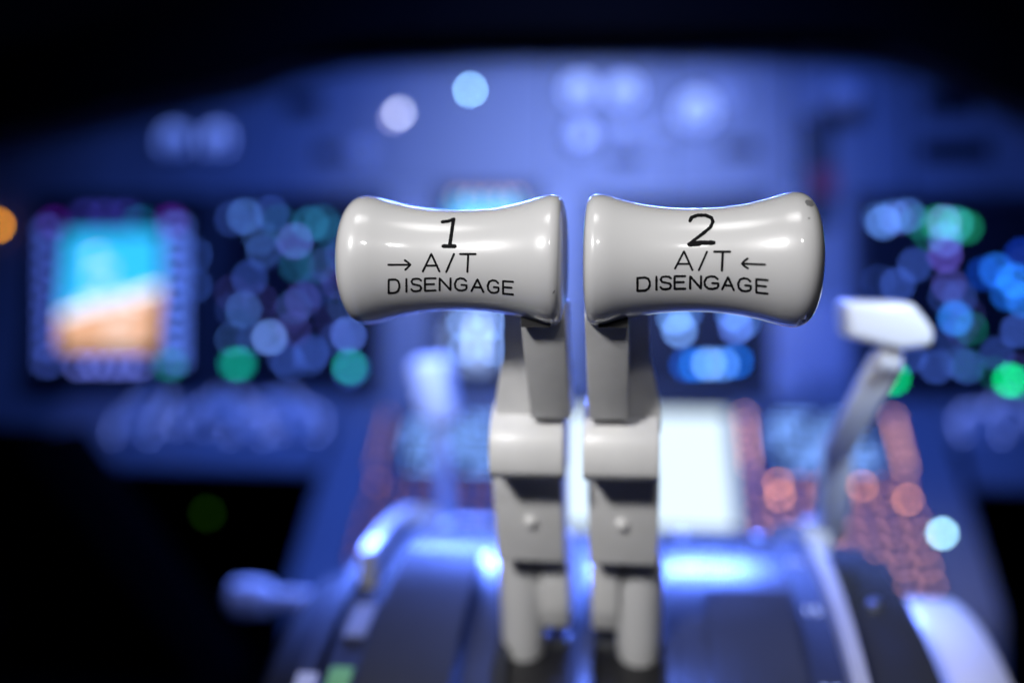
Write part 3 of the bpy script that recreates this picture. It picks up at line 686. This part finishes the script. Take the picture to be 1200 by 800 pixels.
# dimmer knobs along the lower strip of the panel
for i, (px, py, r, lb) in enumerate(((158, 500, .020, 'outermost'), (178, 474, .016, 'second'), (226, 494, .015, 'third'), (262, 482, .022, 'fourth'), (292, 502, .018, 'fifth'), (328, 480, .018, 'sixth'), (352, 498, .020, 'innermost'))):
    selector(px, py, r, 'pale dimmer knob on the ledge between flight display and pedestal, %s towards the pedestal' % lb, 'white', 0.016, 'dimmer knobs under the left displays', LEDGE, nm='dimmer_knob')
for i, (px, py, lb) in enumerate(((1148, 500, 'nearer'), (1186, 488, 'farther'))):
    selector(px, py, .018, 'grey dimmer knob under the right navigation display, %s from the pedestal' % lb, 'knob', 0.014, 'dimmer knobs under the right display', LEDGE, nm='dimmer_knob')

# ------------------------------------------------------------------ sloped forward panel: lower display and two keypads
t, sc, L = display('lower_display', 'bright white lit display between the two keypads', 'display', 640, 484, 858, 626, PED, 0.008, 0.008)
wd = [v.co for v in sc.data.vertices]; xs = max(v.x for v in wd) - 0.006; ys_ = max(v.y for v in wd) - 0.006
WS = bpy.data.materials.new('white_page'); WS.use_nodes = True; b = WS.node_tree.nodes['Principled BSDF']; b.inputs['Base Color'].default_value = (.02, .02, .02, 1)
b.inputs['Emission Color'].default_value = (0.72, 0.88, 1.0, 1); b.inputs['Emission Strength'].default_value = 1.25
obj('white_page', rect(-xs, -ys_, xs, ys_, 0.0066), WS, sc)

kb = bmesh.new(); box((0, 0, 0.003), (0.0115, 0.0100, 0.006), 0.0012, 1, kb); KEY_B = kb
def key_mesh(w_, h_, v, col, name):
    bm = box((0, 0, 0.0025), (w_, h_, 0.005), 0.001, 1)
    r = 0.0019; n0 = len(bm.faces); f = bm.faces.new([bm.verts.new((r * 1.3 * math.cos(k * math.pi / 4), r * math.sin(k * math.pi / 4), 0.0053)) for k in range(8)]); f.material_index = 1
    me = bpy.data.meshes.new(name); bm.to_mesh(me); bm.free(); me.materials.append(M['dark']); me.materials.append(emit(col, v)); return me
def keypad(cx_px, cy_px, label, lskL, lskR, key_v, lsk_v, hot):
    x, y = PED.hit(cx_px, cy_px); t = thing('keypad_unit', label, 'keypad', PED.frame(x, y, 0.0), 'keypad units either side of the lower display')
    H, W = 0.236, 0.176
    obj('case', box((0, 0, 0.004), (W, H, 0.008), 0.002), M['panel'], t)
    s_ = obj('screen', box((0, 0.066, 0.0085), (0.112, 0.082, 0.003)), M['screen'], t)
    bm = bmesh.new()
    for r_ in range(7):
        for k in range(11):
            if (r_ * 7 + k * 5) % 6 > 1: rect(-0.048 + k * 0.009, 0.034 + r_ * 0.0105 - 0.002, -0.042 + k * 0.009, 0.034 + r_ * 0.0105 + 0.003, 0.0104, bm)
    obj('screen_text', bm, emit((0.20, 0.40, 1.0), 3.6), s_)
    me_l = key_mesh(0.012, 0.008, lsk_v, (1.0, 0.47, 0.40), 'line_key'); me_k = key_mesh(0.0125, 0.0115, key_v, (0.95, 0.42, 0.45), 'key'); me_h = key_mesh(0.0125, 0.0115, hot, (1.0, 0.38, 0.24), 'key')
    def put(me, nm, kx, ky):
        o = bpy.data.objects.new(nm, me); COL.objects.link(o); o.parent = t; o.location = (kx, ky, 0.008)
    for k in range(6):
        put(me_l, 'line_key', -0.074, 0.098 - k * 0.0132); put(me_l, 'line_key', 0.074, 0.098 - k * 0.0132)
    for r_ in range(2):
        for k in range(8): put(me_h if (k in lskL and r_ == 0) or (k in lskR and r_ == 1) else me_k, 'key', -0.068 + k * 0.0195, 0.008 - r_ * 0.0155)
    for r_ in range(5):
        for k in range(5): put(me_k, 'key', -0.010 + k * 0.0205, -0.028 - r_ * 0.0185)
        for k in range(3): put(me_k, 'key', -0.071 + k * 0.0192, -0.028 - r_ * 0.0185) if r_ < 4 else None
    return t
keypad(972, 586, 'keypad unit with orange-lit keys behind the flap lever', (1, 4, 5), (1, 7), 5.5, 9.5, 20.0)
keypad(520, 584, 'keypad unit with dim red-lit keys behind the speed brake lever', (0,), (), 1.4, 2.3, 3.5)
